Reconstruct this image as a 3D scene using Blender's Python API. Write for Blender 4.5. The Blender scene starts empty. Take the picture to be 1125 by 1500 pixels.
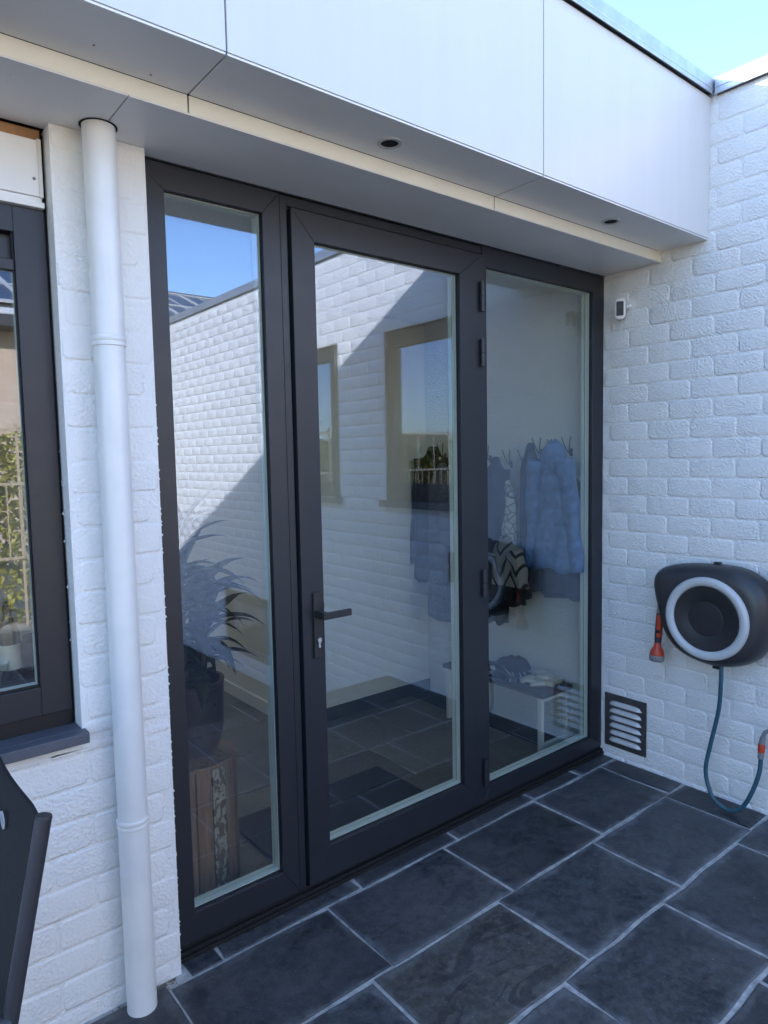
import bpy, bmesh, math, random
from mathutils import Vector, Matrix, noise
rnd = random.Random(7)
S = bpy.context.scene
C = S.collection
# ------------------------------------------------------------------ camera
YAW, PITCH, ROLL = (math.radians(a) for a in (39.0219, -4.5568, -1.1020))
fw = Vector((math.sin(YAW)*math.cos(PITCH), math.cos(YAW)*math.cos(PITCH), math.sin(PITCH)))
rt = Vector((math.cos(YAW), -math.sin(YAW), 0)); up = rt.cross(fw)
r2 = rt*math.cos(ROLL)+up*math.sin(ROLL); u2 = -rt*math.sin(ROLL)+up*math.cos(ROLL)
cd = bpy.data.cameras.new('camera'); cam = bpy.data.objects.new('camera', cd); C.objects.link(cam)
M = Matrix((r2, u2, -fw)).transposed().to_4x4(); M.translation = Vector((-3.0122, -1.9731, 1.5410))
cam.matrix_world = M
cd.sensor_fit = 'HORIZONTAL'; cd.sensor_width = 36; cd.lens = 36*1004.18/1125
cd.clip_start = .05; cd.clip_end = 2000
S.camera = cam
# ------------------------------------------------------------------ sky, sun, exposure
SUN = Vector((-.70, 1, .528)).normalized()
w = bpy.data.worlds.new('World'); S.world = w; w.use_nodes = True
sky = w.node_tree.nodes.new('ShaderNodeTexSky'); sky.sky_type = 'NISHITA'; sky.sun_disc = False
sky.sun_elevation = math.asin(SUN.z); sky.sun_rotation = math.atan2(SUN.x, SUN.y)
sky.air_density = 1.0; sky.dust_density = .6; sky.ozone_density = 2.6
bg = w.node_tree.nodes['Background']; bg.inputs[1].default_value = .14
w.node_tree.links.new(sky.outputs[0], bg.inputs[0])
sl = bpy.data.lights.new('sun', 'SUN'); sl.energy = 3.9; sl.angle = math.radians(.53); sl.color = (1, .88, .75)
so = bpy.data.objects.new('sun', sl); C.objects.link(so); so.rotation_euler = SUN.to_track_quat('Z', 'Y').to_euler(); so.location = (-6, 6, 8)
S.view_settings.view_transform = 'Standard'; S.view_settings.look = 'None'
S.view_settings.exposure = 2.36; S.view_settings.white_balance_tint = 15; S.view_settings.use_white_balance = True; S.view_settings.white_balance_temperature = 6050; S.view_settings.gamma = 1; S.view_settings.use_curve_mapping = False
S.render.engine = 'CYCLES'
S.cycles.max_bounces = 12; S.cycles.diffuse_bounces = 5; S.cycles.glossy_bounces = 8; S.cycles.transparent_max_bounces = 32
S.cycles.use_denoising = True; S.cycles.caustics_reflective = False; S.cycles.caustics_refractive = False
# ------------------------------------------------------------------ materials
class NT:
    def __init__(s, name):
        s.m = bpy.data.materials.new(name); s.m.use_nodes = True; s.t = s.m.node_tree
        s.b = s.t.nodes['Principled BSDF']; s.o = s.t.nodes['Material Output']
    def n(s, typ, ins=None, **kw):
        x = s.t.nodes.new('ShaderNode'+typ)
        for k, v in kw.items(): setattr(x, k, v)
        for k, v in (ins or {}).items():
            if isinstance(v, bpy.types.NodeSocket): s.t.links.new(v, x.inputs[k])
            else: x.inputs[k].default_value = v
        return x
    def l(s, a, b): s.t.links.new(a, b)
    def noise(s, vec, scale, detail=3, rough=.5, dist=0):
        return s.n('TexNoise', {'Vector': vec, 'Scale': scale, 'Detail': detail, 'Roughness': rough, 'Distortion': dist}).outputs[0]
    def math(s, op, a, b=0., c=0.):
        return s.n('Math', {0: a, 1: b, 2: c}, operation=op).outputs[0]
    def ramp(s, f, stops):
        r = s.n('ValToRGB', {0: f}); e = r.color_ramp.elements
        for i, (p, c) in enumerate(stops):
            el = e[i] if i < 2 else e.new(p)
            el.position = p; el.color = (*c, 1) if not isinstance(c, (int, float)) else (c, c, c, 1)
        return r.outputs[0]
    def mix(s, f, a, b):
        x = s.n('Mix', data_type='RGBA'); 
        for i, v in ((0, f), (6, a), (7, b)):
            if isinstance(v, bpy.types.NodeSocket): s.l(v, x.inputs[i])
            else: x.inputs[i].default_value = v if i == 0 else (*v, 1)
        return x.outputs[2]
    def bump(s, h, strength, dist, normal=None):
        d = {'Height': h, 'Strength': strength, 'Distance': dist}
        if normal is not None: d['Normal'] = normal
        x = s.n('Bump', d); s.l(x.outputs[0], s.b.inputs['Normal']); return x.outputs[0]
    def base(s, c):
        if isinstance(c, bpy.types.NodeSocket): s.l(c, s.b.inputs['Base Color'])
        else: s.b.inputs['Base Color'].default_value = (*c, 1)
    def set(s, rough=.5, metal=0, spec=.5):
        if isinstance(rough, bpy.types.NodeSocket): s.l(rough, s.b.inputs['Roughness'])
        else: s.b.inputs['Roughness'].default_value = rough
        s.b.inputs['Metallic'].default_value = metal
        s.b.inputs['Specular IOR Level'].default_value = spec
    def pos(s): return s.n('NewGeometry').outputs['Position']
    def objc(s): return s.n('TexCoord').outputs['Object']

def plain(name, col, rough=.5, metal=0, var=.12, scale=9, bump=0, bscale=200, spec=.5):
    t = NT(name); p = t.objc()
    f = t.noise(p, scale, 4, .6)
    a = tuple(c*(1-var) for c in col); b = tuple(min(1, c*(1+var)) for c in col)
    t.base(t.mix(t.ramp(f, [(.3, 0.), (.7, 1.)]), a, b))
    rr = t.n('MapRange', {0: t.noise(p, scale*3, 3), 3: max(.02, rough-.08), 4: min(1, rough+.08)}).outputs[0]
    t.set(rr, metal, spec)
    if bump: t.bump(t.noise(p, bscale, 3), .6, bump)
    return t.m

def white_brick(name='white_brick_paint', amt=1.0, tint=(.80, .80, .785)):
    t = NT(name); p = t.pos()
    lump = t.n('TexVoronoi', {'Vector': p, 'Scale': 118., 'Smoothness': .6, 'Randomness': 1.}, feature='SMOOTH_F1').outputs[0]
    n1 = t.noise(p, 95, 3, .6); n2 = t.noise(p, 24, 3, .55, .4); patch = t.noise(p, 7, 2)
    h = t.math('ADD', t.math('MULTIPLY', lump, 1.9), t.math('MULTIPLY', n1, .7))
    k = t.n('MapRange', {0: patch, 1: .35, 2: .65, 3: .45, 4: 1.15}).outputs[0]
    h = t.math('MULTIPLY', h, k)
    h = t.math('ADD', h, t.math('MULTIPLY', n2, 1.3))
    t.bump(h, .65, .0029*amt)
    dirt = t.ramp(t.noise(p, 3.1, 6, .65), [(.30, 0.), (.75, 1.)])
    pit = t.ramp(t.noise(p, 330, 2, .5), [(.66, 0.), (.76, 1.)])
    c = t.mix(dirt, tuple(x*.955 for x in tint), tint)
    c = t.mix(t.math('MULTIPLY', pit, .10), c, (.45, .44, .40))
    t.base(c); t.set(.62, 0, .3)
    return t.m

def slate(name, cA, cB, cleft=False, haze=1.0):
    t = NT(name); tc = t.n('TexCoord'); o = tc.outputs['Object']; g = tc.outputs['Generated']
    oi = t.n('ObjectInfo'); rr = oi.outputs['Random']
    off = t.n('CombineXYZ', {0: t.math('MULTIPLY', rr, 37.), 1: t.math('MULTIPLY', rr, 91.), 2: t.math('MULTIPLY', rr, 13.)}).outputs[0]
    p = t.n('VectorMath', {0: o, 1: off}, operation='ADD').outputs[0]
    big = t.noise(p, 3.2, 5, .6, .6); fine = t.noise(p, 38, 5, .7); grit = t.noise(p, 210, 2, .6)
    c = t.mix(t.ramp(big, [(.32, 0.), (.68, 1.)]), cA, cB)
    c = t.mix(t.math('MULTIPLY', t.ramp(fine, [(.42, 0.), (.68, 1.)]), .60), c, tuple(x*1.75+.008 for x in cB))
    # grout film dried on towards the slab edges
    sx = t.n('SeparateXYZ', {0: g})
    def edge(a): return t.math('MINIMUM', a, t.math('SUBTRACT', 1., a))
    e = t.math('MINIMUM', t.math('MULTIPLY', edge(sx.outputs[0]), 1.5), edge(sx.outputs[1]))
    e = t.math('SUBTRACT', e, t.math('MULTIPLY', t.math('SUBTRACT', t.noise(p, 6, 5, .7), .44), .34))
    m = t.ramp(e, [(0., 1.), (.055, 0.)])
    m = t.math('MULTIPLY', m, t.n('MapRange', {0: t.noise(p, 22, 4, .7), 1: .3, 2: .75, 3: .1, 4: 1.}).outputs[0])
    c = t.mix(t.math('MULTIPLY', m, .62*haze), c, (.27, .28, .29))
    stain = t.ramp(t.noise(p, 5.0, 4, .55, 1.6), [(.585, 0.), (.60, 1.)])
    c = t.mix(t.math('MULTIPLY', stain, .13), c, (.16, .17, .185))
    speck = t.ramp(t.noise(p, 120, 1, .4), [(.775, 0.), (.80, 1.)])
    c = t.mix(t.math('MULTIPLY', speck, .7), c, (.33, .32, .30))
    tone = t.n('MapRange', {0: t.math('FRACT', t.math('MULTIPLY', rr, 7.31)), 3: .55, 4: 1.05}).outputs[0]
    c = t.n('VectorMath', {0: c, 3: tone}, operation='SCALE').outputs[0]
    dust = t.math('MULTIPLY', t.ramp(t.noise(p, 2.4, 7, .72), [(.50, 0.), (.80, 1.)]), t.n('MapRange', {0: grit, 1: .3, 2: .7, 3: .4, 4: 1.}).outputs[0])
    c = t.mix(t.math('MULTIPLY', dust, .62), c, (.20, .195, .185))
    if cleft:
        vn = t.noise(t.n('Mapping', {0: p, 3: (1., 2.4, 1.)}).outputs[0], 2.2, 5, .6, 1.4)
        c = t.mix(t.math('MULTIPLY', t.ramp(vn, [(.52, 0.), (.54, 1.), (.60, 1.), (.62, 0.)]), .5), c, (.018, .019, .022))
    t.base(c)
    st = t.n('MapRange', {0: t.noise(p, 2.3 if cleft else 1.6, 3, .5, 1.2), 3: 0, 4: 5.}).outputs[0]
    step = t.math('SNAP', st, 1.)
    stepf = t.math('ADD', t.math('MULTIPLY', step, .55 if cleft else .2), t.math('MULTIPLY', st, .25))
    b1 = t.bump(stepf, .9, .0055)
    b2 = t.bump(t.math('ADD', t.math('MULTIPLY', fine, 1.2), t.math('MULTIPLY', grit, .35)), .7, .0034, b1)
    t.set(t.n('MapRange', {0: fine, 1: .3, 2: .7, 3: .36, 4: .62}).outputs[0], 0, .5)
    return t.m

def glass(name, tint=(.978, .983, .955), f0=.100, refl=(.68, .79, 1.0), rough=0.):
    t = NT(name); t.t.nodes.remove(t.b)
    g = t.n('NewGeometry')
    d = t.math('ABSOLUTE', t.n('VectorMath', {0: g.outputs['Normal'], 1: g.outputs['Incoming']}, operation='DOT_PRODUCT').outputs['Value'])
    q = t.math('POWER', t.math('SUBTRACT', 1., d), 5.)
    f = t.math('MULTIPLY_ADD', q, 1-f0, f0)
    tr = t.n('BsdfTransparent', {0: (*tint, 1)}); gl = t.n('BsdfGlossy', {0: (*refl, 1), 'Roughness': rough})
    mx = t.n('MixShader', {0: f, 1: tr.outputs[0], 2: gl.outputs[0]})
    t.l(mx.outputs[0], t.o.inputs[0]); return t.m

WB = white_brick()
WBL = white_brick('white_brick_paint_smooth', .62, (.82, .82, .80))
WBS = white_brick('white_mortar_paint', 1.0, (.79, .79, .775))
SUNB = WB
ANTH = plain('anthracite_powder_coat', (.016, .019, .026), .42, 0, .06, 5, .00025, 900)
GASK = plain('black_rubber', (.006, .006, .007), .6, 0, .1)
SPACER = plain('glass_edge_spacer', (.72, .81, .77), .45, 0, .05)
def fascia_mat():
    t = NT('white_facade_panel'); p = t.pos()
    st = t.n('Mapping', {0: p, 3: (6., 6., .5)}).outputs[0]
    f = t.ramp(t.noise(st, 1.6, 5, .62), [(.38, 0.), (.72, 1.)])
    f2 = t.ramp(t.noise(p, 55, 4, .7), [(.62, 0.), (.78, 1.)])
    c = t.mix(t.math('MULTIPLY', f, .28), (.69, .69, .685), (.60, .597, .58))
    c = t.mix(t.math('MULTIPLY', f2, .12), c, (.55, .54, .5))
    t.base(c); t.set(.38, 0, .45); t.bump(t.noise(p, 3, 2), .15, .004); return t.m
FASC = fascia_mat()
WARMTRIM = plain('warm_bounce_white_trim', (.86, .83, .72), .4, 0, .03)  # white trim with warm bounce light put into its colour
SOFF = plain('grey_white_soffit', (.78, .78, .77), .40, 0, .04, 3)
COPE = plain('zinc_coping', (.50, .52, .55), .38, .7, .12, 14, .0006, 40)
PVC = plain('white_pvc', (.77, .775, .76), .33, 0, .05, 7)
BLK = plain('matt_black', (.004, .004, .004), .9, 0, .1)
PLASTB = plain('black_plastic', (.020, .020, .022), .46, 0, .10, 12, .0004, 500)
PLASTG = plain('dark_grey_plastic', (.035, .036, .040), .38, 0, .12, 12, .0003, 500)
PLASTW = plain('pale_grey_plastic', (.52, .54, .55), .38, 0, .04)
ORNG = plain('orange_red_plastic', (.52, .055, .022), .4, 0, .08)
GREYP = plain('mid_grey_plastic', (.20, .21, .22), .45, 0, .08)
HOSE = plain('teal_hose_rubber', (.030, .095, .130), .38, 0, .15, 30)
STEEL = plain('brushed_steel', (.62, .62, .62), .26, 1, .05, 20)
DSTEEL = plain('reflection_dark_steel', (.17, .16, .155), .40, .85, .12, 20)  # base darkened to paint in the vent plate's reflection of the door
WHITE = plain('white_paint', (.78, .78, .76), .45, 0, .03)
PLAST = plain('white_plaster', (.78, .77, .73), .8, 0, .03, 3, .0006, 90)
SILL = plain('blue_grey_stone_sill', (.085, .093, .115), .52, 0, .15, 8, .0008, 160)
WOODB = plain('raw_timber', (.33, .17, .07), .7, 0, .25, 20, .001, 60)
SLATE = slate('slate_slab', (.017, .020, .025), (.060, .064, .070))
SLATE2 = slate('slate_slab_brown', (.030, .030, .030), (.080, .076, .068), True, .6)
SLATE3 = slate('slate_slab_indoor', (.085, .080, .064), (.155, .143, .115), False, .2)
GROUT = plain('pale_grout', (.42, .42, .40), .9, 0, .35, 30, .002, 120)
GROUND = plain('pale_bounce_ground', (.40, .36, .29), .95, 0, .35, 3, .01, 30)  # pale warm colour set to bounce light up to soffit and trim
GLASS = glass('window_glass')
GLASS3 = glass('inner_pane_glass', (.978, .983, .955), .022)
GLASS2 = glass('dark_window_glass', (.8, .85, .82), .28)

# ------------------------------------------------------------------ geometry helpers
class G:
    def __init__(s): s.v = []; s.f = []
    def add(s, vs, fs):
        k = len(s.v); s.v += [tuple(v) for v in vs]; s.f += [tuple(i+k for i in f) for f in fs]; return s
    def box(s, x0, x1, y0, y1, z0, z1):
        v = [(x, y, z) for x in (x0, x1) for y in (y0, y1) for z in (z0, z1)]
        return s.add(v, [(0, 1, 3, 2), (4, 6, 7, 5), (0, 4, 5, 1), (2, 3, 7, 6), (0, 2, 6, 4), (1, 5, 7, 3)])
    def rings(s, rings, cap=True, close=True):
        n = len(rings[0]); v = [p for r in rings for p in r]; f = []
        for i in range(len(rings)-1):
            for j in range(n if close else n-1):
                a = i*n+j; b = i*n+(j+1) % n; f.append((a, b, b+n, a+n))
        if cap: f.append(tuple(range(n-1, -1, -1))); f.append(tuple((len(rings)-1)*n+j for j in range(n)))
        return s.add(v, f)
    def tube(s, pts, r, n=12, cap=True):
        pts = [Vector(p) for p in pts]; R = r if isinstance(r, (list, tuple)) else [r]*len(pts); rr = []; last = None
        for i, p in enumerate(pts):
            t = (pts[min(i+1, len(pts)-1)]-pts[max(i-1, 0)]).normalized()
            a = last if last is not None else (Vector((0, 0, 1)) if abs(t.z) < .9 else Vector((1, 0, 0)))
            a = (a-t*a.dot(t)).normalized(); b = t.cross(a); last = a
            rr.append([p+(a*math.cos(q)+b*math.sin(q))*R[i] for q in (2*math.pi*k/n for k in range(n))])
        return s.rings(rr, cap)
    def prism(s, poly, a, b, axis='z'):
        def P(p, h): return (p[0], p[1], h) if axis == 'z' else ((h, p[0], p[1]) if axis == 'x' else (p[0], h, p[1]))
        return s.rings([[P(p, a) for p in poly], [P(p, b) for p in poly]])
    def disc(s, c, axis, r0, r1, h, n=32):   # annulus or disc plate of height h along axis
        c = Vector(c); ax = Vector(axis).normalized(); u = ax.orthogonal().normalized(); w_ = ax.cross(u)
        def ring(r, k): return [c+ax*k+(u*math.cos(q)+w_*math.sin(q))*r for q in (2*math.pi*i/n for i in range(n))]
        if r0 <= 0: return s.rings([ring(r1, 0), ring(r1, h)])
        return s.rings([ring(r0, 0), ring(r1, 0), ring(r1, h), ring(r0, h), ring(r0, 0)], cap=False)
    def mesh(s, name, smooth=False, bevel=0, seg=2, off=(0, 0, 0)):
        me = bpy.data.meshes.new(name)
        me.from_pydata([(v[0]-off[0], v[1]-off[1], v[2]-off[2]) for v in s.v], [], s.f)
        bm = bmesh.new(); bm.from_mesh(me)
        bmesh.ops.recalc_face_normals(bm, faces=bm.faces)
        if bevel:
            ed = [e for e in bm.edges if len(e.link_faces) == 2 and e.calc_face_angle(0) > .6]
            bmesh.ops.bevel(bm, geom=ed, offset=bevel, segments=seg, affect='EDGES', profile=.5, clamp_overlap=True)
        bm.to_mesh(me); bm.free()
        if smooth:
            me.polygons.foreach_set('use_smooth', [True]*len(me.polygons))
            if smooth != 'all': me.set_sharp_from_angle(angle=.7)
        return me
WL = {}
def link(name, data, m=None, parent=None, loc=(0, 0, 0), rot=(0, 0, 0), scale=(1, 1, 1)):
    o = bpy.data.objects.new(name, data)
    if m is not None and not data.materials: data.materials.append(m)
    o.location = loc; o.rotation_euler = rot; o.scale = scale
    if parent is not None: o.parent = parent
    C.objects.link(o); return o
def thing(name, label, cat, loc=(0, 0, 0), group=None):
    o = bpy.data.objects.new(name, None); C.objects.link(o); o.location = loc; o.empty_display_size = .05
    o['label'] = label; o['category'] = cat
    if group: o['group'] = group
    WL[o.name] = Vector(loc); return o
def part(name, g, m, parent, smooth=False, bevel=0, seg=2, label=None):
    """g in world coordinates; child of parent (whose world location is known)"""
    off = WL[parent.name]
    o = link(name, g.mesh(name, smooth, bevel, seg, off), m, parent)
    WL[o.name] = off
    if label: o['label'] = label
    return o
def tag(o, label=None, cat=None, group=None, kind=None):
    for k, v in (('label', label), ('category', cat), ('group', group), ('kind', kind)):
        if v: o[k] = v
    return o
def struct(name, g, m, **k):
    o = link(name, g.mesh(name, **k), m); o['kind'] = 'structure'; WL[o.name] = Vector((0, 0, 0)); return o

# ------------------------------------------------------------------ painted brickwork
BH, BL, Z0 = .088, .203, .014
bcache = {}
def brick_mesh(L, H, var, D=.0019):
    key = (round(L, 3), round(H, 3), var, D)
    if key in bcache: return bcache[key]
    r = random.Random(hash(key) % 9999+var)
    g = G(); jw = .0034 if D < .005 else .0048; hx, hz = L/2-jw, H/2-jw
    c = r.uniform(.008, .012)
    def outline(ins, y, j):
        a, b = hx-ins, hz-ins; q = c*(1 if ins < .003 else .8)
        P = [(-a+q, -b), (0, -b), (a-q, -b), (a, -b+q), (a, b-q), (a-q, b), (0, b), (-a+q, b), (-a, b-q), (-a, -b+q)]
        return [(x+r.uniform(-j, j), y+r.uniform(-.0003, .0003), z+r.uniform(-j, j)) for x, z in P]
    R = [outline(-.0015, .003, .0014), outline(.0012, -D*.6, .0019), outline(.0062, -D, .0018)]
    n = 10; v = [p for q in R for p in q]; f = []
    for i in range(2):
        for j in range(n):
            a = i*n+j; b = i*n+(j+1) % n; f.append((a, b, b+n, a+n))
    v.append((0, -D-.0003, 0)); f += [(2*n+j, 2*n+(j+1) % n, 3*n) for j in range(n)]
    g.add(v, f); me = g.mesh('brick', smooth='all'); me.materials.append(WBL if D < .0018 else WB)
    bcache[key] = (me, g.v, g.f); return bcache[key]
def brickwork(root, to_world, rotz, u0, u1, z0, z1, holes, single, phase, stuffmax=True, D=.0019, zbase=Z0):
    """to_world(u,z)->Vector of the brick centre; u grows to the brick's local +x. single(u,z)->bool: own object"""
    st = G(); k0 = math.floor((z0-zbase)/BH)
    cs, sn = math.cos(rotz), math.sin(rotz); cnt = 0
    for k in range(k0, int((z1-zbase)/BH)+1):
        za, zb = max(z0, zbase+k*BH), min(z1, zbase+(k+1)*BH)
        if zb-za < .03: continue
        ph = phase+(BL/2 if k % 2 else 0)
        i0 = math.floor((u0-ph)/BL)
        for i in range(i0, int((u1-ph)/BL)+2):
            ua, ub = max(u0, ph+i*BL), min(u1, ph+(i+1)*BL)
            segs = [(ua, ub)]
            for (ha, hb, hz0, hz1) in holes:
                if za < hz1-.02 and zb > hz0+.02:
                    ns = []
                    for (a, b) in segs:
                        if b <= ha or a >= hb: ns.append((a, b)); continue
                        if a < ha: ns.append((a, ha))
                        if b > hb: ns.append((hb, b))
                    segs = ns
            for (a, b) in segs:
                if b-a < (.06 if D < .003 else .022): continue
                L = round((b-a)*200)/200 if b-a < BL-.002 else BL
                p = to_world((a+b)/2, (za+zb)/2); one = single((a+b)/2, (za+zb)/2) and cnt < 300
                me, v, f = brick_mesh(L, round(zb-za, 3), rnd.randrange(9), D if one or D < .0018 else .0042)
                if one:
                    cnt += 1
                    link('brick', me, None, root, p-WL[root.name]+Vector((sn, -cs, 0))*rnd.uniform(0, .0016), (0, rnd.uniform(-.006, .006), rotz))
                else:
                    st.add([(p.x+x*cs-y*sn, p.y+x*sn+y*cs, p.z+z) for x, y, z in v], f)
    if st.v:
        me = st.mesh('brickwork', smooth='all', off=WL[root.name]); o = link('brickwork', me, WB, root); o['kind'] = 'stuff'
# ================================================================== LARGE STRUCTURE
struct('ground', G().box(-150, 150, -150, -5.6, -.72, -.52), GROUND)
struct('lower_yard', G().box(-150, 150, -5.6, 60, -.72, -.522), plain('shaded_slate_yard', (.055, .058, .062), .7, 0, .3, 3, .003, 40))  # slate colour darkened out to where the house's shadow ends
# terrace bed and slabs
TER = struct('terrace', G().box(-7, -.0, -1.7, .0, -.50, -.0045).box(-7, -2.0, -4.2, -1.7, -.50, -.0045), GROUT)
def slab(parent, x0, x1, y0, y1, m, z=0., th=.02, jit=.0055, gap=.0068):
    r = rnd; x0 += gap; x1 -= gap; y0 += gap; y1 -= gap
    cx, cy = (x0+x1)/2, (y0+y1)/2; P = []
    nx = max(1, int((x1-x0)/.12)); ny = max(1, int((y1-y0)/.12))
    for i in range(nx): P.append((x0+(x1-x0)*i/nx, y0))
    for i in range(ny): P.append((x1, y0+(y1-y0)*i/ny))
    for i in range(nx): P.append((x1-(x1-x0)*i/nx, y1))
    for i in range(ny): P.append((x0, y1-(y1-y0)*i/ny))
    P = [(x-cx+r.uniform(-jit, jit), y-cy+r.uniform(-jit, jit)) for x, y in P]
    q = [(x*(1-.006/abs(x1-x0)*2), y*(1-.006/abs(y1-y0)*2)) for x, y in P]
    g = G().rings([[(x, y, -th) for x, y in P], [(x, y, -.0022) for x, y in P], [(x, y, 0) for x, y in q]])
    o = link('slab', g.mesh('slab'), m, parent, (cx, cy, z+r.uniform(-.0008, .0008)-0), (r.uniform(-.001, .001), r.uniform(-.001, .001), 0))
    return o
def row(parent, y0, y1, xs, m=SLATE, z=0., special=()):
    for i, (a, b) in enumerate(zip(xs, xs[1:])):
        slab(parent, a, b, y0, y1, SLATE2 if i in special else m, z)
def seq(first, n, last=None, step=.5575):
    xs = [first-step*i for i in range(n)][::-1]
    return xs+([last] if last is not None else [])
row(TER, -.085, -.004, [-2.26, -2.15, -1.61, -1.13, -.64, -.29, -.004])
row(TER, -.447, -.087, seq(-.655, 4)[0:]+[-.143, -.004])
row(TER, -.818, -.447, seq(-.743, 12)+[-.182, -.004], special=(9,))
row(TER, -1.180, -.818, seq(-.877, 12)+[-.318, -.004])
row(TER, -1.545, -1.180, seq(-1.0, 12)+[-.44, -.004])
row(TER, -1.70, -1.545, seq(-.80, 12)+[-.25, -.004])
row(TER, -.447, -.06, seq(-2.328, 9)) if False else None
for i in range(8): slab(TER, -2.88-.5575*i if i else -2.88, (-2.328 if i == 0 else -2.88-.5575*(i-1)), -.447, -.062, SLATE)
for k in range(6):
    for i in range(9): slab(TER, -2.0-.5575*(i+1)-(.2 if k % 2 and i else 0), -2.0-.5575*i-(.2 if k % 2 else 0) if i else -2.0, -1.70-.37*(k+1), -1.70-.37*k, SLATE)
# indoor floor
FLO = struct('indoor_floor', G().box(-6.9, 0, .075, 4.9, -.3, -.0045), GROUT)
for k in range(11):
    y0 = .09+.37*k
    for i in range(9):
        x1 = -.004-.5575*i+(.25 if k % 2 else 0)
        if x1-.5575 > -.06: continue
        slab(FLO, x1-.5575, min(x1, -.004), y0, y0+.37, SLATE3, 0., gap=.003)
# house shell (indoor)
def cells(g, a0, a1, z0, z1, holes, emit):
    xs = sorted({a0, a1, *[min(max(h[i], a0), a1) for h in holes for i in (0, 1)]})
    for a, b in zip(xs, xs[1:]):
        zs = [(z0, z1)]
        for h in holes:
            if a >= h[0]-1e-6 and b <= h[1]+1e-6:
                zs = [q for (c, d) in zs for q in ((c, min(d, h[2])), (max(c, h[3]), d)) if q[1]-q[0] > 1e-4]
        for c, d in zs: emit(a, b, c, d)
gc_ = G(); cells(gc_, -6.95, -.002, .08, 4.9, [(-2.3, -1.57, 1.7, 4.3)], lambda a, b, c, d: gc_.box(a, b, c, d, 2.385, 2.44))
struct('indoor_ceiling', gc_, PLAST)
struct('rear_indoor_wall', G().box(-6.95, -1.035, 4.9, 5.1, -.3, 2.44), PLAST)
struct('side_indoor_wall', G().box(-7.1, -6.95, -.0, 5.1, -.5, 2.44), PLAST)
pt = struct('hall_end_wall', G().box(-1.025, -.002, 1.30, 1.42, 0, 2.384).box(-1.025, -.9, 1.42, 4.9, 0, 2.384), PLAST)
sk = G().box(-1.024, -.003, 1.288, 1.299, .0, .08)
struct('added_light_block_wall', G().box(-2.44, -2.36, .101, 4.9, 0, 2.384), PLAST)  # added unseen wall that keeps the rooflight out of the kitchen
tag(struct('dark_skirting', sk, PLASTG, bevel=.002))
struct('white_skirting', G().box(-1.037, -1.026, 1.30, 4.89, 0, .08), WHITE, bevel=.002)

# --- white brick side wall (x = 0)
RW = thing('brick_wall', 'long white painted brick wall meeting the glass doors at the corner, carrying the hose reel and camera', 'wall', (.1, -4, -.52))
W1 = (-1.68, -.90, 1.246, 2.39); W2 = (-3.0, -2.23, 1.246, 2.39); W3 = (-4.26, -3.20, -.25, .278)
HR = [W1, W2, W3]
g = G(); cells(g, -8.2, 1.35, -.52, 3.05, HR, lambda a, b, c, d: g.box(0, .30, a, b, c, d))
part('masonry', g, WBS, RW)
part('coping', G().box(-.022, .32, -8.22, -.535, 3.056, 3.098).box(-.022, -.016, -8.22, -.535, 3.03, 3.056), COPE, RW, bevel=.002)
part('ledge', G().box(-.014, -.0, -8.2, -.54, 3.03, 3.0555), PLASTG, RW)
hol = [(-h[1], -h[0], h[2], h[3]) for h in HR]
brickwork(RW, lambda u, z: Vector((0, -u, z)), -math.pi/2, .0, 8.2, -.52, 3.03, hol,
          lambda u, z: (u < .98 and z > 0) or (.95 < u < 2.9 and z > 2.35), -.0653+BL/2)
def wall_window(h, sash=.055, sill=True):
    y0, y1, z0, z1 = h
    wn = part('window', G().box(.02, .07, y0, y0+.06, z0, z1).box(.02, .07, y1-.06, y1, z0, z1).box(.02, .07, y0+.06, y1-.06, z1-.06, z1).box(.02, .07, y0+.06, y1-.06, z0, z0+.06), ANTH, RW, bevel=.002)
    a, b, c, d = y0+.062, y1-.062, z0+.062, z1-.062; s = sash
    part('sash', G().box(.012, .055, a, a+s, c, d).box(.012, .055, b-s, b, c, d).box(.012, .055, a+s, b-s, d-s, d).box(.012, .055, a+s, b-s, c, c+s), ANTH, wn, bevel=.002)
    part('pane', G().box(.03, .034, a+s, b-s, c+s, d-s), GLASS2, wn)
    part('unlit_room_panel', G().box(.20, .21, y0, y1, z0, z1), BLK, wn)  # black panel stands in for the unlit room behind the pane
    part('sill', G().box(-.05, .019, y0-.03, y1+.03, z0-.045, z0), SILL, wn, bevel=.002)
wall_window(W1); wall_window(W2); wall_window(W3, .04)

# --- facade masonry: pier and the wall below the window
FW = thing('facade_wall', 'white painted brick pier between the window and the glass doors', 'wall', (-3.2, 0, 0))
g = G(); g.box(-2.52, -2.2765, -.050, .10, -.05, 2.399).box(-7.0, -2.52, -.050, .10, -.05, .80).box(-7.0, -4.3, -.050, .10, .80, 2.399)
part('masonry', g, WBL, FW)
brickwork(FW, lambda u, z: Vector((u, -.050, z)), 0, -2.519, -2.277, .80, 2.395, [], lambda u, z: True, -2.519-.09, D=.0013, zbase=.05)
brickwork(FW, lambda u, z: Vector((u, -.050, z)), 0, -6.9, -2.277, .0, .785, [], lambda u, z: u > -3.1, -2.519-.09, D=.0016, zbase=.05)
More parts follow.
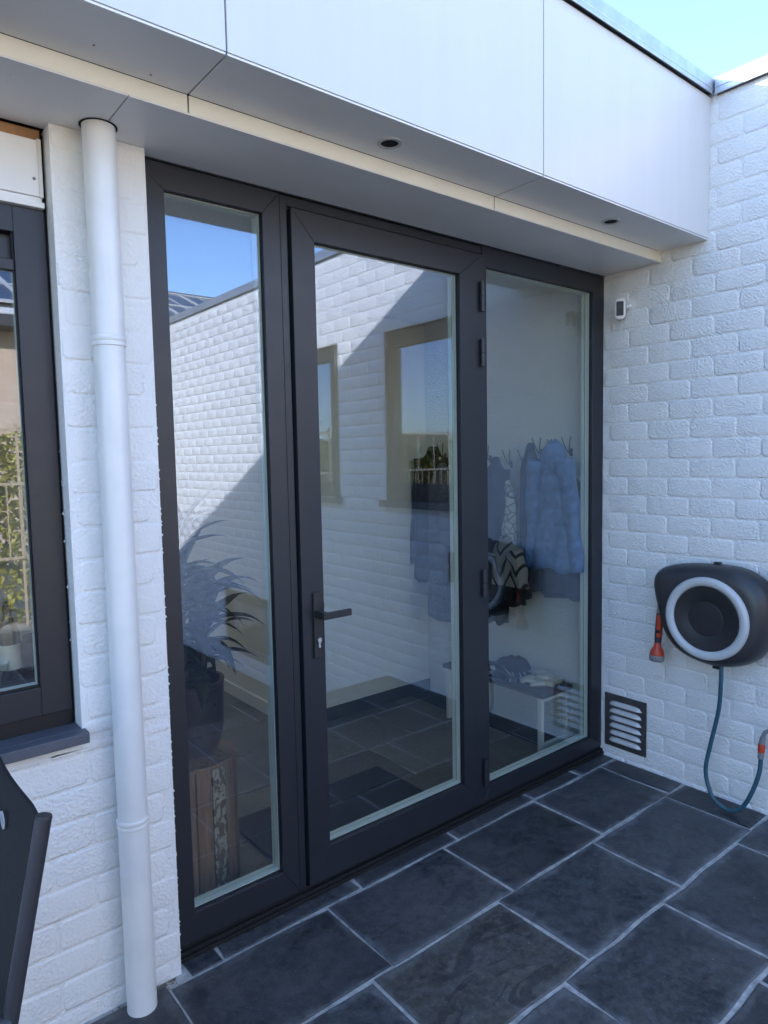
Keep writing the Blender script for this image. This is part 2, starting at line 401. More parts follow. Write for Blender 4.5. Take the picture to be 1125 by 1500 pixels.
# ragged paint edge along the door frame and along the window reveal
gp = G()
for k in range(110):
    z = .04+k*.0155+rnd.uniform(-.005, .005); r = rnd.uniform(.002, .006)
    if rnd.random() < .55: gp.tube([(-2.2775, -.049+rnd.uniform(0, .008), z-r), (-2.2760+rnd.uniform(-.001, .002), -.049, z), (-2.2775, -.047, z+r)], [r*.3, r*.55, r*.25], 6)
    if z > .87 and rnd.random() < .12: gp.tube([(-2.5215, .0, z-r), (-2.524-rnd.uniform(0, .002), .001, z), (-2.5215, .0, z+r)], [r*.12, r*.3, r*.12], 6)
o = part('paint_crumbs', gp, WBL, FW, smooth='all'); o['kind'] = 'stuff'

# --- flat roof edge
RF = thing('roof_overhang', 'flat roof edge of tall white fascia panels over a stepped grey soffit with spotlights', 'roof', (-3.5, -.25, 2.4))
gr_ = G(); cells(gr_, -7.05, -.001, -.490, 5.1, [(-2.3, -1.57, 1.7, 4.3)], lambda a, b, c, d: gr_.box(a, b, c, d, 2.4605, 3.035))
part('roof_core', gr_, WHITE, RF)
MILK = bpy.data.materials.new('milky_acrylic'); MILK.use_nodes = True
_t = MILK.node_tree; _t.nodes.remove(_t.nodes['Principled BSDF']); _b = _t.nodes.new('ShaderNodeBsdfTranslucent'); _b.inputs[0].default_value = (.85, .85, .82, 1); _t.links.new(_b.outputs[0], _t.nodes['Material Output'].inputs[0])
part('added_rooflight_dome', G().box(-2.35, -1.52, 1.65, 4.35, 3.10, 3.112), MILK, RF)  # added out-of-view rooflight that brightens the hall
part('added_rooflight_kerb', G().box(-2.4, -2.3, 1.6, 4.4, 3.036, 3.099).box(-1.57, -1.47, 1.6, 4.4, 3.036, 3.099).box(-2.3, -1.57, 1.6, 1.7, 3.036, 3.099).box(-2.3, -1.57, 4.3, 4.4, 3.036, 3.099), WHITE, RF)
part('roof_core', G().box(-7.05, -.001, -.280, .04, 2.415, 2.4605).box(-7.05, -.3, .04, .079, 2.403, 2.4605), BLK, RF)
gr_ = G(); cells(gr_, -7.05, -.001, -.50, 5.1, [(-2.4, -1.47, 1.6, 4.4)], lambda a, b, c, d: gr_.box(a, b, c, d, 3.036, 3.048))
part('roofing', gr_, PLASTG, RF)
J = .0022
xs1 = [-.001, -1.1275, -2.2545, -3.381, -4.508, -5.635, -7.05]
for a, b in zip(xs1, xs1[1:]):
    part('fascia_panel', G().box(b+J, a-J, -.511, -.503, 2.4535, 3.032), FASC, RF, bevel=.0008)
    part('soffit_panel', G().box(b+J, a-J, -.5085, -.2985, 2.4470, 2.4525), SOFF, RF, bevel=.0006)
    part('trim_strip', G().box(b+J, a-J, -.297, -.290, 2.4035, 2.4465), WARMTRIM, RF, bevel=.0006)
xs2 = [-.001, -2.402, -4.80, -7.05]
for a, b in zip(xs2, xs2[1:]):
    part('soffit_panel', G().box(b+J*.6, a-J*.6, -.2955, -.004 if b > -2.5 else -.004, 2.4000, 2.4025+.003), SOFF, RF, bevel=.0006)
part('edge_trim', G().box(-2.30, -.002, -.006, .001, 2.3965, 2.4035), ANTH, RF)
part('coping', G().box(-7.07, .30, -.530, -.30, 3.052, 3.098).box(-7.07, -.0225, -.530, -.525, 3.034, 3.052), COPE, RF, bevel=.002)
for x in (-1.687, -.563, -2.81):
    l = part('spotlight', G().disc((x, -.396, 2.4470), (0, 0, -1), .026, .036, .004, 40), PLASTW, RF, smooth=True)
    part('spotlight_recess_shade', G().disc((x, -.396, 2.4468), (0, 0, -1), 0, .0272, .0012, 40), BLK, l)  # black disc paints the shade of a recess, soffit is not cut
for x in (-2.635, -2.358, -1.97, -1.57, -1.176, -.799, -.42):
    part('screw', G().disc((x, -.226, 2.4), (0, 0, -1), 0, .0042, .0012, 12), PVC, RF)
for x, y in ((-2.50, -.37), (-2.36, -.33), (-1.93, -.302)): part('screw', G().disc((x, y, 2.4470), (0, 0, -1), 0, .0026, .0012, 10), WOODB, RF)

# --- downpipe
DP = thing('downpipe', 'white round downpipe running down the brick pier beside the glass doors', 'drain pipe', (-2.414, -.103, 0))
def ringpipe(zs): return [[(-2.414+r*math.cos(a), -.103+r*math.sin(a), z) for a in (2*math.pi*k/40 for k in range(40))] for r, z in zs]
part('pipe_length', G().rings(ringpipe([(.0408, 1.868), (.0408, 2.399)])), PVC, DP, smooth=True)
part('pipe_length', G().rings(ringpipe([(.0395, .560), (.0395, 1.850)])), PVC, DP, smooth=True)
part('pipe_length', G().rings(ringpipe([(.0405, -.002), (.0405, .545)])), PVC, DP, smooth=True)
for z in (1.859, .553):
    part('pipe_collar', G().rings(ringpipe([(.0405, z-.016), (.0424, z-.014), (.0424, z-.006), (.0415, z-.004), (.0432, z-.001), (.0436, z+.004), (.0432, z+.008), (.0412, z+.010)])), PVC, DP, smooth=True)
part('pipe_gap_shade', G().disc((-2.414, -.103, 2.3995), (0, 0, -1), .0405, .0465, .0012, 40), BLK, DP)  # black ring paints the shade of the pipe hole onto the soffit

# ================================================================== GLASS DOORS
GD = thing('patio_door_set', 'anthracite framed glass door between two fixed panes looking into the hall', 'glass doors', (-1.13, 0, 0))
X0, XR, ZT = -2.30, -.001, 2.3955
def mitred(par, x0, x1, z0, z1, a0, a1, b0, b1, y0, y1, names=('stile', 'rail')):
    O = [(x0, z0), (x1, z0), (x1, z1), (x0, z1)]; I = [(a0, b0), (a1, b0), (a1, b1), (a0, b1)]; e = .0003
    for k in range(4):
        m = (k+1) % 4; poly = [O[k], O[m], I[m], I[k]]; c = (sum(p[0] for p in poly)/4, sum(p[1] for p in poly)/4)
        poly = [(p[0]+(e if p[0] < c[0] else -e)*(1 if k % 2 == 0 else 0), p[1]+(e if p[1] < c[1] else -e)*(1 if k % 2 else 0)) for p in poly]
        part(names[k % 2 == 0], G().prism(poly, y0, y1, 'y'), ANTH, par, bevel=.0014)
FRM = part('outer_frame', G().box(X0, XR, .055, .0695, ZT-.03, ZT-.001), ANTH, GD)
mitred(FRM, X0, -1.823, .04, ZT, -2.205, -1.887, .132, 2.322, 0, .07)
mitred(FRM, -.872, XR, .04, ZT, -.846, -.090, .104, 2.315, 0, .07)
part('mullion', G().box(-1.820, -1.794, .004, .07, .04, ZT), ANTH, FRM, bevel=.0016)
part('head_rail', G().box(-1.794, -.8725, .004, .07, 2.364, ZT), ANTH, FRM, bevel=.0016)
part('gasket', G().box(-1.823, -1.820, .01, .06, .04, ZT).box(-1.794, -1.786, .018, .06, .04, 2.364).box(-1.786, -.8725, .018, .06, 2.357, 2.364).box(-1.794, -.88, .02, .06, .03, .042), GASK, FRM)
part('threshold', G().box(-2.275, -.0, -.018, .074, .0, .0135).box(-2.275, -.0, -.010, .074, .0135, .026).box(-2.275, 0, .004, .074, .026, .0395), GASK, GD, bevel=.001)
def glazing(par, x0, x1, z0, z1, inset=.014):
    """gasket lip, two glass sheets and the pale spacer between them"""
    def ringbox(t, ya, yb, e=0.):
        return G().box(x0-e, x0+t, ya, yb, z0-e, z1+e).box(x1-t, x1+e, ya, yb, z0-e, z1+e).box(x0+t, x1-t, ya, yb, z0-e, z0+t).box(x0+t, x1-t, ya, yb, z1-t, z1+e)
    part('gasket', ringbox(.0022, inset, inset+.0035, .002), GASK, par)
    p = part('pane', G().box(x0, x1, inset+.005, inset+.0078, z0, z1), GLASS, par)
    part('spacer', ringbox(.004, inset+.0085, inset+.028, .0), SPACER, p)
    part('pane', G().box(x0, x1, inset+.0285, inset+.0325, z0, z1), GLASS3, par)
    part('glazing_bead', ringbox(.003, inset+.0335, inset+.052, .0), SPACER, par)
glazing(FRM, -2.205, -1.887, .132, 2.322)
glazing(FRM, -.846, -.090, .104, 2.315)
# the opening leaf
dx0, dx1, dz0, dz1 = -1.786, -.878, .042, 2.357
gx0, gx1, gz0, gz1 = -1.697, -1.010, .160, 2.262
LEAF = part('door_leaf', G().box(dx0+.01, dx1-.01, .0655, .071, dz0+.01, gz0-.02), ANTH, GD)
mitred(LEAF, dx0, dx1, dz0, dz1, gx0, gx1, gz0, gz1, -.009, .065)
glazing(LEAF, gx0, gx1, gz0, gz1, .008)
for z0, z1 in ((.124, .24), (.949, 1.062), (1.906, 2.016), (2.128, 2.245)):
    m = (z0+z1)/2
    h = G().tube([(-.892, -.020, z0), (-.892, -.020, m-.001)], .0105, 14).tube([(-.892, -.020, m+.001), (-.892, -.020, z1)], .0105, 14)
    h.box(-.898, -.874, -.013, -.0085, z0+.004, z1-.004)
    part('hinge', h, ANTH, LEAF, smooth=True)
h = part('handle_plate', G().box(-1.746, -1.714, -.019, -.0095, .853, 1.083), PLASTB, LEAF, bevel=.0015)
part('lever', G().box(-1.742, -1.718, -.060, -.0195, .996, 1.020).box(-1.742, -1.625, -.074, -.0605, .996, 1.019), PLASTB, h, bevel=.002)
part('lock_cylinder', G().tube([(-1.730, -.0195, .918), (-1.730, -.028, .918)], .0085, 16).box(-1.7345, -1.7255, -.026, -.0195, .891, .912), STEEL, h, smooth=True)

# ================================================================== WINDOW BESIDE THE PIER
KW = thing('kitchen_window', 'anthracite framed window with a stone sill beyond the downpipe', 'window', (-3.4, 0, .83))
def bar(x0, x1, z0, z1, y=0.0): return G().box(x0, x1, y, y+.07, z0, z1)
F2 = part('frame', G().box(-2.604, -2.529, .002, .07, .868, 2.195).box(-4.3, -2.604, .002, .07, .868, .946).box(-4.3, -2.604, .002, .07, 2.130, 2.195).box(-4.3, -4.2, .002, .07, .946, 2.130), ANTH, KW, bevel=.0016)
part('gasket', G().box(-4.2, -2.6045, .012, .016, .9465, .952).box(-2.6085, -2.6045, .012, .016, .952, 2.13), GASK, F2)
part('vent_bar', G().box(-4.2, -2.6045, .010, .05, 2.035, 2.064).box(-4.2, -2.6045, .030, .05, 2.064, 2.129), ANTH, F2, bevel=.002)
p = part('pane', G().box(-4.2, -2.6045, .0192, .022, .9465, 2.035), GLASS, KW)
part('spacer', G().box(-4.2, -2.6085, .0225, .044, .9465, .952).box(-2.6085, -2.6045, .0225, .044, .9465, 2.035), SPACER, p)
part('pane', G().box(-4.2, -2.6045, .0445, .0485, .9465, 2.035), GLASS3, KW)
part('sill', G().box(-4.4, -2.512, -.092, -.0525, .797, .826).box(-4.4, -2.5225, -.0525, .03, .797, .8262), SILL, KW, bevel=.002)
part('reveal_gap', G().box(-2.5285, -2.5215, .012, .07, .83, 2.39), BLK, KW)
part('sill_gasket', G().box(-4.3, -2.53, .006, .06, .8265, .8675), GASK, KW)
PA = thing('window_head_panel', 'white board with screws closing the wall above the window frame', 'panel', (-3.4, 0, 2.2))
part('board', G().box(-4.3, -2.540, -.010, .05, 2.226, 2.366), WHITE, PA, bevel=.002)
part('rebate', G().box(-4.3, -2.534, -.004, .05, 2.212, 2.2255).box(-4.3, -2.530, -.013, .05, 2.197, 2.2115), WHITE, PA, bevel=.0015)
part('side_strip', G().box(-2.5395, -2.5290, -.006, .04, 2.226, 2.372), WHITE, PA, bevel=.002)
part('screw', G().disc((-2.551, -.0102, 2.268), (0, -1, 0), 0, .004, .0012, 12), DSTEEL, PA)
ba = link('timber_batten', G().box(-4.3, -2.531, -.003, .04, 2.3665, 2.3935).mesh('timber_batten', bevel=.001), WOODB)
tag(ba, 'raw brown timber strip tucked under the soffit above the window', 'batten')
struct('window_board', G().box(-4.4, -2.52, .071, .30, .90, .946), PLASTB, bevel=.002)
struct('indoor_sill_wall', G().box(-6.95, -2.3, .101, .14, -.3, .899), PLAST)
# ================================================================== THINGS ON THE SIDE WALL
SC = thing('security_camera', 'small white security camera with black face high beside the glass doors', 'camera', (0, -.125, 2.22))
def rrect(w_, h_, r, n=5):
    P = []
    for cx, cy, a0 in ((w_-r, h_-r, 0), (-w_+r, h_-r, 90), (-w_+r, -h_+r, 180), (w_-r, -h_+r, 270)):
        for k in range(n+1): a = math.radians(a0+90*k/n); P.append((cx+r*math.cos(a), cy+r*math.sin(a)))
    return P
bmat = Matrix.Rotation(math.radians(28), 4, 'Z')
def lrings(specs, T): return [[T @ Vector((x, y, z)) for (y, z) in rrect(w_, h_, r)] for (x, w_, h_, r) in specs]
T = Matrix.Translation((-.046, -.118, 2.218)) @ bmat
part('housing', G().rings(lrings([(.018, .016, .040, .012), (.010, .0235, .047, .018), (-.010, .0245, .048, .018), (-.017, .0235, .047, .018), (-.020, .020, .043, .015)], T)), WHITE, SC, smooth=True)
fc = part('face', G().rings(lrings([(-.0195, .0165, .0335, .004), (-.0215, .0160, .033, .004)], T)), GLASS2 and PLASTB, SC, smooth=True)
part('lens', G().disc(T @ Vector((-.0216, 0, .012)), (bmat @ Vector((-1, 0, 0))), .004, .008, .001, 24), PLASTG, fc)
part('mount', G().disc((-.001, -.150, 2.235), (-1, 0, 0), 0, .020, .006, 24).tube([(-.006, -.150, 2.235), (-.028, -.138, 2.225)], .007, 12), WHITE, SC, smooth=True)

LOUV = plain('satin_steel_louvre', (.60, .60, .60), .42, .25, .04, 20)
VG = thing('vent_grille', 'square steel ventilation grille with six louvres low on the white wall', 'vent', (0, -.14, .06))
part('plate', G().box(-.0105, -.0065, -.254, -.026, .060, .332), DSTEEL, VG, bevel=.0008)
for k in range(6):
    z = .088+k*.0372
    sc = G(); n = 14; R = []
    # a pressed scoop: half-round outward bulge, open below
    pts = []
    for i in range(n+1):
        u = i/n; y = -.230+u*.178; e = min(1, math.sqrt(max(0, 1-((u-.5)/.5)**6)))
        ring = []
        for q in range(7):
            a = math.pi*.5*q/6
            ring.append((-.0107-.0135*e*math.sin(a), y, z+.0035+.0215*e*math.cos(a)*1.0))
        ring.append((-.0107, y, z+.0035))
        R.append(ring)
    sc.rings(R, cap=True)
    lo = part('louvre', sc, LOUV, VG, smooth=True)
for y, z in ((-.034, .324), (-.246, .324), (-.034, .068), (-.246, .068), (-.246, .2), (-.034, .2)):
    part('rivet', G().disc((-.0105, y, z), (-1, 0, 0), 0, .0032, .0015, 10), STEEL, VG)

HRL = thing('hose_reel', 'black wall hose reel with a pale ring and teal hose loop on the white wall', 'hose reel', (0, -.62, .84))
OUT = [(-.352, .955), (-.358, .990), (-.385, 1.022), (-.433, 1.042), (-.51, 1.055), (-.60, 1.062), (-.69, 1.064), (-.76, 1.050), (-.81, 1.020), (-.845, .975), (-.862, .91), (-.862, .84), (-.852, .77), (-.825, .71), (-.78, .668), (-.72, .640), (-.655, .628), (-.59, .628), (-.52, .643), (-.46, .675), (-.415, .728), (-.388, .79), (-.375, .85), (-.362, .905)]
def smooth_outline(P, n=3):
    for _ in range(2):
        Q = []
        for a, b in zip(P, P[1:]+P[:1]):
            Q += [(a[0]*.75+b[0]*.25, a[1]*.75+b[1]*.25), (a[0]*.25+b[0]*.75, a[1]*.25+b[1]*.75)]
        P = Q
    return P
OUT = smooth_outline(OUT); cy, cz = -.612, .842
def lay(x, s, b=0.): return [(x, cy-b+(p[0]-cy)*s, cz+(p[1]-cz)*s) for p in OUT]
part('housing', G().rings([lay(-.035, .80), lay(-.045, .93), lay(-.065, .975), lay(-.095, 1.0), lay(-.098, 1.0)]), PLASTG, HRL, smooth=True)
part('housing', G().rings([lay(-.100, 1.0), lay(-.118, 1.0), lay(-.138, .985), lay(-.158, .945), lay(-.174, .885), lay(-.183, .82), lay(-.186, .74)]), PLASTG, HRL, smooth=True)
rc = (-.188, -.619, .840)
def prof(c, pr, n=64):
    return [[(c[0]+x, c[1]+r*math.cos(a), c[2]+r*math.sin(a)) for a in (2*math.pi*k/n for k in range(n))] for r, x in pr]
part('ring', G().rings(prof(rc, [(.176, .012), (.1755, -.004), (.172, -.012), (.164, -.0165), (.150, -.015), (.140, -.009), (.1375, -.002), (.1375, .012)]), cap=False), PLASTW, HRL, smooth=True)
dsk = part('cover_disc', G().rings(prof(rc, [(.1372, .004), (.1372, -.003), (.134, -.0055), (.130, -.0045), (.0755, -.0045), (.074, -.0035), (.0725, -.0035), (.071, -.0045), (.070, -.0045)])), PLASTB, HRL, smooth=True)
part('bracket', G().box(-.12, -.004, -.96, -.85, .78, .96).box(-.012, -.003, -1.02, -.80, .70, 1.05), PLASTB, HRL, bevel=.008)
part('bracket_arm', G().box(-.11, -.004, -.70, -.56, .70, .98), PLASTB, HRL, bevel=.006)
part('nozzle_clip', G().box(-.13, -.095, -.395, -.37, .84, .93), PLASTB, HRL, bevel=.004)
part('latch', G().box(-.115, -.095, -.640, -.612, 1.060, 1.072), PLASTB, HRL, bevel=.002)
part('latch', G().box(-.125, -.105, -.66, -.62, .614, .632), PLASTB, HRL, bevel=.002)
def spline(P, n=10):
    P = [Vector(p) for p in P]; Q = []
    for i in range(len(P)-1):
        a, b, c, d = P[max(i-1, 0)], P[i], P[i+1], P[min(i+2, len(P)-1)]
        for k in range(n):
            t = k/n; Q.append(.5*((2*b)+(c-a)*t+(2*a-5*b+4*c-d)*t*t+(3*b-a-3*c+d)*t**3))
    return Q+[P[-1]]
hp = spline([(-.130, -.660, .66), (-.130, -.661, .57), (-.122, -.650, .44), (-.118, -.617, .28), (-.118, -.597, .155), (-.118, -.620, .060), (-.118, -.660, .022), (-.116, -.707, .0125), (-.114, -.752, .045), (-.112, -.790, .128), (-.104, -.812, .215), (-.10, -.815, .285)])
part('hose', G().tube(hp, .0088, 16), HOSE, HRL, smooth='all')
part('hose_collar', G().tube([(-.10, -.8145, .275), (-.10, -.8155, .302)], .0125, 16), GREYP, HRL, smooth=True)
part('hose_connector', G().tube([(-.10, -.8155, .302), (-.10, -.816, .308), (-.10, -.817, .332), (-.10, -.818, .338)], [.0128, .0142, .0142, .0125], 16), ORNG, HRL, smooth=True)
part('hose_collar', G().tube([(-.10, -.818, .338), (-.10, -.821, .365)], [.0125, .011], 16).tube(spline([(-.10, -.821, .365), (-.10, -.835, .395), (-.085, -.87, .40), (-.03, -.90, .40), (0, -.91, .40)], 5), .008, 12), GREYP, HRL, smooth=True)

NZ = thing('spray_nozzle', 'orange and grey garden spray nozzle hanging at the side of the hose reel', 'spray nozzle', (-.14, -.38, .60))
def pz(zs, xx=-.128, y0=-.388, lean=.06): return [(xx, y0+(.92-z)*lean, z) for z in zs]
part('coupling', G().tube(pz([.915, .91, .89, .885, .865, .862]), [.008, .0125, .0125, .010, .010, .012], 16), PLASTB, NZ, smooth=True)
part('coupling', G().tube(pz([.862, .835, .833, .815]), [.0125, .0125, .014, .014], 16), GREYP, NZ, smooth=True)
part('grip', G().tube(pz([.815, .79, .72, .68]), [.0145, .0155, .0165, .015], 16), PLASTG, NZ, smooth=True)
part('grip_inlay', G().box(-.146, -.128, -.394, -.374, .705, .808), ORNG, NZ, bevel=.004)
part('trigger', G().box(-.148, -.132, -.393, -.372, .725, .742), PLASTB, NZ, bevel=.003)
part('head', G().tube(pz([.685, .66, .645, .632, .622]), [.013, .017, .026, .031, .031], 24), ORNG, NZ, smooth=True)
part('rose', G().tube(pz([.622, .618, .600, .594, .593]), [.031, .033, .033, .029, .02], 24), GREYP, NZ, smooth=True)
for o in NZ.children: pass

# ================================================================== GARDEN CHAIR
TEXT = plain('black_textile_mesh', (.010, .010, .012), .75, 0, .1, 30, .0006, 900)
TUBE = plain('dark_grey_chair_tube', (.050, .052, .060), .36, .3, .12, 20)
SEWN = plain('grey_seam_thread', (.22, .22, .22), .8)
GC = thing('garden_chair', 'black textile garden chair with dark tube frame standing before the brick pier', 'chair', (-2.95, -.56, 0))
def bp(y, z, off=0): # points of the reclined back, x depends on height
    return (-2.777-(.975-z)*.21+off-.00*(y+.8), y, z)
YN, YF = -.80, -.31
part('post', G().tube([bp(YN, .975), bp(YN, .70), bp(YN, .42)], .0125, 20), TUBE, GC, smooth=True)
part('post_cap', G().tube([bp(YN, .975), bp(YN, .979)], [.0129, .0118], 20), PLASTB, GC, smooth=True)
part('post', G().tube([bp(YF, .975), bp(YF, .70), bp(YF, .42)], .0145, 16), TUBE, GC, smooth=True)
part('post', G().tube([(-2.90, YN, .43), (-2.80, YN, .0)], .014, 14).tube([(-2.90, YF, .43), (-2.80, YF, .0)], .014, 14), TUBE, GC, smooth=True) if False else None
for y in (YN, YF):
    part('rear_leg', G().tube([bp(y, .44), (-2.80, y, .0)], .0135, 14), TUBE, GC, smooth=True)
    part('front_leg', G().tube([(-3.36, y, .64), (-3.37, y, .0)], .0135, 14), TUBE, GC, smooth=True)
    part('armrest', G().tube([bp(y, .66), (-3.0, y, .665), (-3.38, y, .655)], .017, 14), TUBE, GC, smooth=True)
    part('seat_rail', G().tube([bp(y, .43), (-3.37, y, .44)], .0125, 14), TUBE, GC, smooth=True)
sh = []
for i in range(13):
    t = i/12; row_ = []
    for j in range(17):
        q = j/16; y = YN+.013+(YF-YN-.026)*q
        e = min(1, q/.16, (1-q)/.16); zt = .956+.014*math.sin(min(1, e)*math.pi/2)
        z = .44+(zt-.44)*t
        p_ = bp(y, z); row_.append((p_[0]-.012*math.sin(math.pi*q)*t, y, z))
    sh.append(row_)
g = G()
for i in range(12):
    for j in range(16): pass
front = [p_ for r_ in sh for p_ in r_]; back = [(x+.006, y, z) for x, y, z in front]
f = []
n = 17
for i in range(12):
    for j in range(16):
        a = i*n+j; f.append((a, a+1, a+n+1, a+n)); b = a+len(front); f.append((b, b+n, b+n+1, b+1))
N_ = len(front)
edge = [j for j in range(n)]+[i*n+16 for i in range(1, 13)]+[12*n+j for j in range(15, -1, -1)]+[i*n for i in range(11, 0, -1)]
for a, b in zip(edge, edge[1:]+edge[:1]): f.append((a, b, b+N_, a+N_))
g.add(front+back, f)
bk = part('backrest', g, TEXT, GC, smooth=True)
st = G()
for off in (.018, .022):
    for i in range(64):
        z = .46+i*.0074; zz = z+.0045
        if zz > .93: break
        a = bp(YN+off, z); b = bp(YN+off, zz); st.tube([(a[0]-.0012, a[1], a[2]), (b[0]-.0012, b[1], b[2])], .0007, 5)
part('seam', st, SEWN, bk)
part('seat', G().box(-3.36, -2.90, YN+.01, YF-.01, .432, .440), TEXT, GC, bevel=.002)
part('badge', G().disc((-2.806, -.615, .905), (-1, 0, 0), .010, .016, .002, 24), PLASTW, GC)

# ================================================================== INDOORS: PLANT, MAT, BENCH, COATS
# stump of reclaimed wood
def wood(name, a, b, sc=14):
    t = NT(name); p = t.objc(); mp = t.n('Mapping', {0: p, 3: (1, 1, .12)}).outputs[0]
    f_ = t.noise(mp, sc*4, 5, .65, .6)
    t.base(t.mix(t.ramp(f_, [(.3, 0.), (.7, 1.)]), a, b)); t.set(.6, 0, .35); t.bump(f_, .6, .003); return t.m
WD = [wood('reclaimed_wood_red', (.24, .11, .07), (.46, .24, .15)), wood('reclaimed_wood_grey', (.22, .13, .09), (.40, .26, .18)), wood('reclaimed_wood_brown', (.16, .09, .05), (.34, .20, .12))]
def flakes():
    t = NT('flaked_paint_wood'); p = t.objc()
    f_ = t.ramp(t.noise(t.n('Mapping', {0: p, 3: (1, 1, .5)}).outputs[0], 60, 3, .6, .8), [(.49, 0.), (.53, 1.)])
    t.base(t.mix(f_, (.12, .085, .06), (.42, .38, .30))); t.set(.7); t.bump(f_, .4, .002); return t.m
FLK = flakes()
SX, SY = -2.035, .365
SP = thing('wood_stump', 'round plant stand of dark reclaimed wood staves indoors behind the narrow pane', 'plant stand', (SX, SY, 0))
nst = 16
for k in range(nst):
    a0 = 2*math.pi*k/nst+.02; a1 = 2*math.pi*(k+1)/nst-.01; rr = .150+rnd.uniform(-.003, .003)
    arc = [(SX+rr*math.cos(a0+(a1-a0)*q/4), SY+rr*math.sin(a0+(a1-a0)*q/4)) for q in range(5)]
    inn = [(SX+.11*math.cos(a1-(a1-a0)*q/2), SY+.11*math.sin(a1-(a1-a0)*q/2)) for q in range(3)]
    am = math.degrees((a0+a1)/2) % 360
    mm = FLK if 262 < am < 285 else WD[k % 3]
    part('stave', G().prism(arc+inn, 0, .470+rnd.uniform(-.002, .002)), mm, SP, bevel=.002)
part('top', G().disc((SX, SY, .46), (0, 0, 1), 0, .1485, .016, 40), WD[2], SP, bevel=.003)
part('foot_block', G().disc((SX, SY, .0), (0, 0, 1), 0, .105, .459, 24), WD[2], SP)
POTM = plain('dark_purple_glazed_pot', (.030, .020, .026), .30, 0, .2, 8, .0006, 60)
PP = thing('potted_dracaena', 'tall potted dracaena with arching leaves on the round wood stand indoors', 'plant', (SX, SY, .478))
def lathe(cx_, cy_, pr, n=40): return G().rings([[(cx_+r*math.cos(a), cy_+r*math.sin(a), z) for a in (2*math.pi*k/n for k in range(n))] for r, z in pr])
part('pot', lathe(SX, SY, [(.055, .478), (.085, .49), (.106, .54), (.115, .60), (.116, .735), (.119, .738), (.119, .752), (.108, .752), (.106, .70), (.02, .70)]), POTM, PP, smooth=True)
part('soil', G().disc((SX, SY, .701), (0, 0, 1), 0, .105, .012, 28), plain('dark_soil', (.03, .02, .014), .95, 0, .3, 60, .004, 90), PP)
LEAFM = plain('dark_green_leaf', (.010, .026, .010), .42, 0, .3, 30)
def leafmesh(seed):
    r = random.Random(seed); g_ = G(); n = 9; R = []; x = z = 0; ang = math.radians(r.uniform(45, 62)); L = 1.
    for i in range(n+1):
        t = i/n; w_ = .112*math.sin(math.pi*min(1, t*.86+.10))**.8*(1-t**4)+.001
        nx, nz = -math.sin(ang), math.cos(ang)
        R.append([(x, -w_, z), (x+nx*(-.35*w_), 0, z-.35*w_*nz-.001), (x, w_, z), (x-nx*.001, 0, z-.35*w_*nz-.004)])
        x += math.cos(ang)*L/n; z += math.sin(ang)*L/n; ang -= math.radians(r.uniform(4, 15))
    g_.rings([[q[0], q[1], q[2], q[3]] for q in R]); me = g_.mesh('leaf', smooth='all'); me.materials.append(LEAFM); return me
LM = [leafmesh(s) for s in range(6)]
CANE = plain('ringed_cane', (.07, .06, .04), .7, 0, .3, 50)
for (dx, dy, top, nl, Ls) in ((-.06, .03, 1.20, 22, .34), (.035, -.03, 1.02, 18, .28), (-.065, -.045, 1.09, 22, .31), (.055, .045, 1.04, 18, .27), (-.02, .0, 1.24, 22, .31), (-.09, .02, 1.0, 18, .30)):
    zs = [.70]; 
    while zs[-1] < top: zs.append(zs[-1]+.011)
    cane = G().tube([(SX+dx*(1+.25*(z-.7)), SY+dy, z) for z in zs], [.0105+.0018*(i % 2) for i in range(len(zs))], 10)
    cn = part('cane', cane, CANE, PP, smooth=True)
    for k in range(nl):
        a = k*2.399+rnd.uniform(-.3, .3); h_ = top-.30*(k/nl)**1.1*(.75+.3*rnd.random())
        s_ = Ls*rnd.uniform(.8, 1.15)*(1-.15*(k/nl))
        tilt = math.radians(-22+58*(k/nl)+rnd.uniform(-22, 22))
        lo = link('leaf', LM[rnd.randrange(6)], None, PP, Vector((SX+dx*(1+.25*(h_-.7)), SY+dy, h_))-WL[PP.name])
        lo.rotation_euler = (Matrix.Rotation(a, 3, 'Z') @ Matrix.Rotation(tilt, 3, 'Y')).to_euler(); lo.scale = (s_, s_, s_)
        # keep the leaves clear of the glass: turn the ones that would poke out
        d_ = math.sin(a)*s_
        if SY+dy+d_ < .10: lo.rotation_euler = (Matrix.Rotation(-a, 3, 'Z') @ Matrix.Rotation(tilt, 3, 'Y')).to_euler()

MATT = plain('black_coir_mat', (.014, .014, .016), .95, 0, .4, 90, .004, 300)
dm = link('doormat', G().box(-1.78, -.98, .10, .625, .002, .014).mesh('doormat', bevel=.003), MATT)
tag(dm, 'black rectangular doormat on the slate floor just inside the door', 'doormat')

BN = thing('hall_bench', 'low bench with white square legs and dark seat under the coats', 'bench', (-.14, .52, 0))
for y in (.19, .86):
    part('leg_frame', G().box(-.262, -.238, y-.012, y+.012, .002, .300).box(-.05, -.026, y-.012, y+.012, .002, .300).box(-.238, -.05, y-.012, y+.012, .276, .300).box(-.238, -.05, y-.012, y+.012, .030, .050), WHITE, BN, bevel=.002)
part('seat', G().box(-.27, -.02, .16, .89, .301, .325), wood('dark_bench_wood', (.05, .035, .03), (.10, .07, .06)), BN, bevel=.003)
GR = thing('floor_trench_grille', 'black slatted floor grille along the wall under the bench', 'floor grille', (-.09, .6, 0))
part('tray', G().box(-.17, -.012, .10, 1.28, -.001, .004), BLK, GR)
for k in range(6): part('slat', G().box(-.163+k*.025, -.154+k*.025, .10, 1.28, .004, .010), PLASTG, GR)

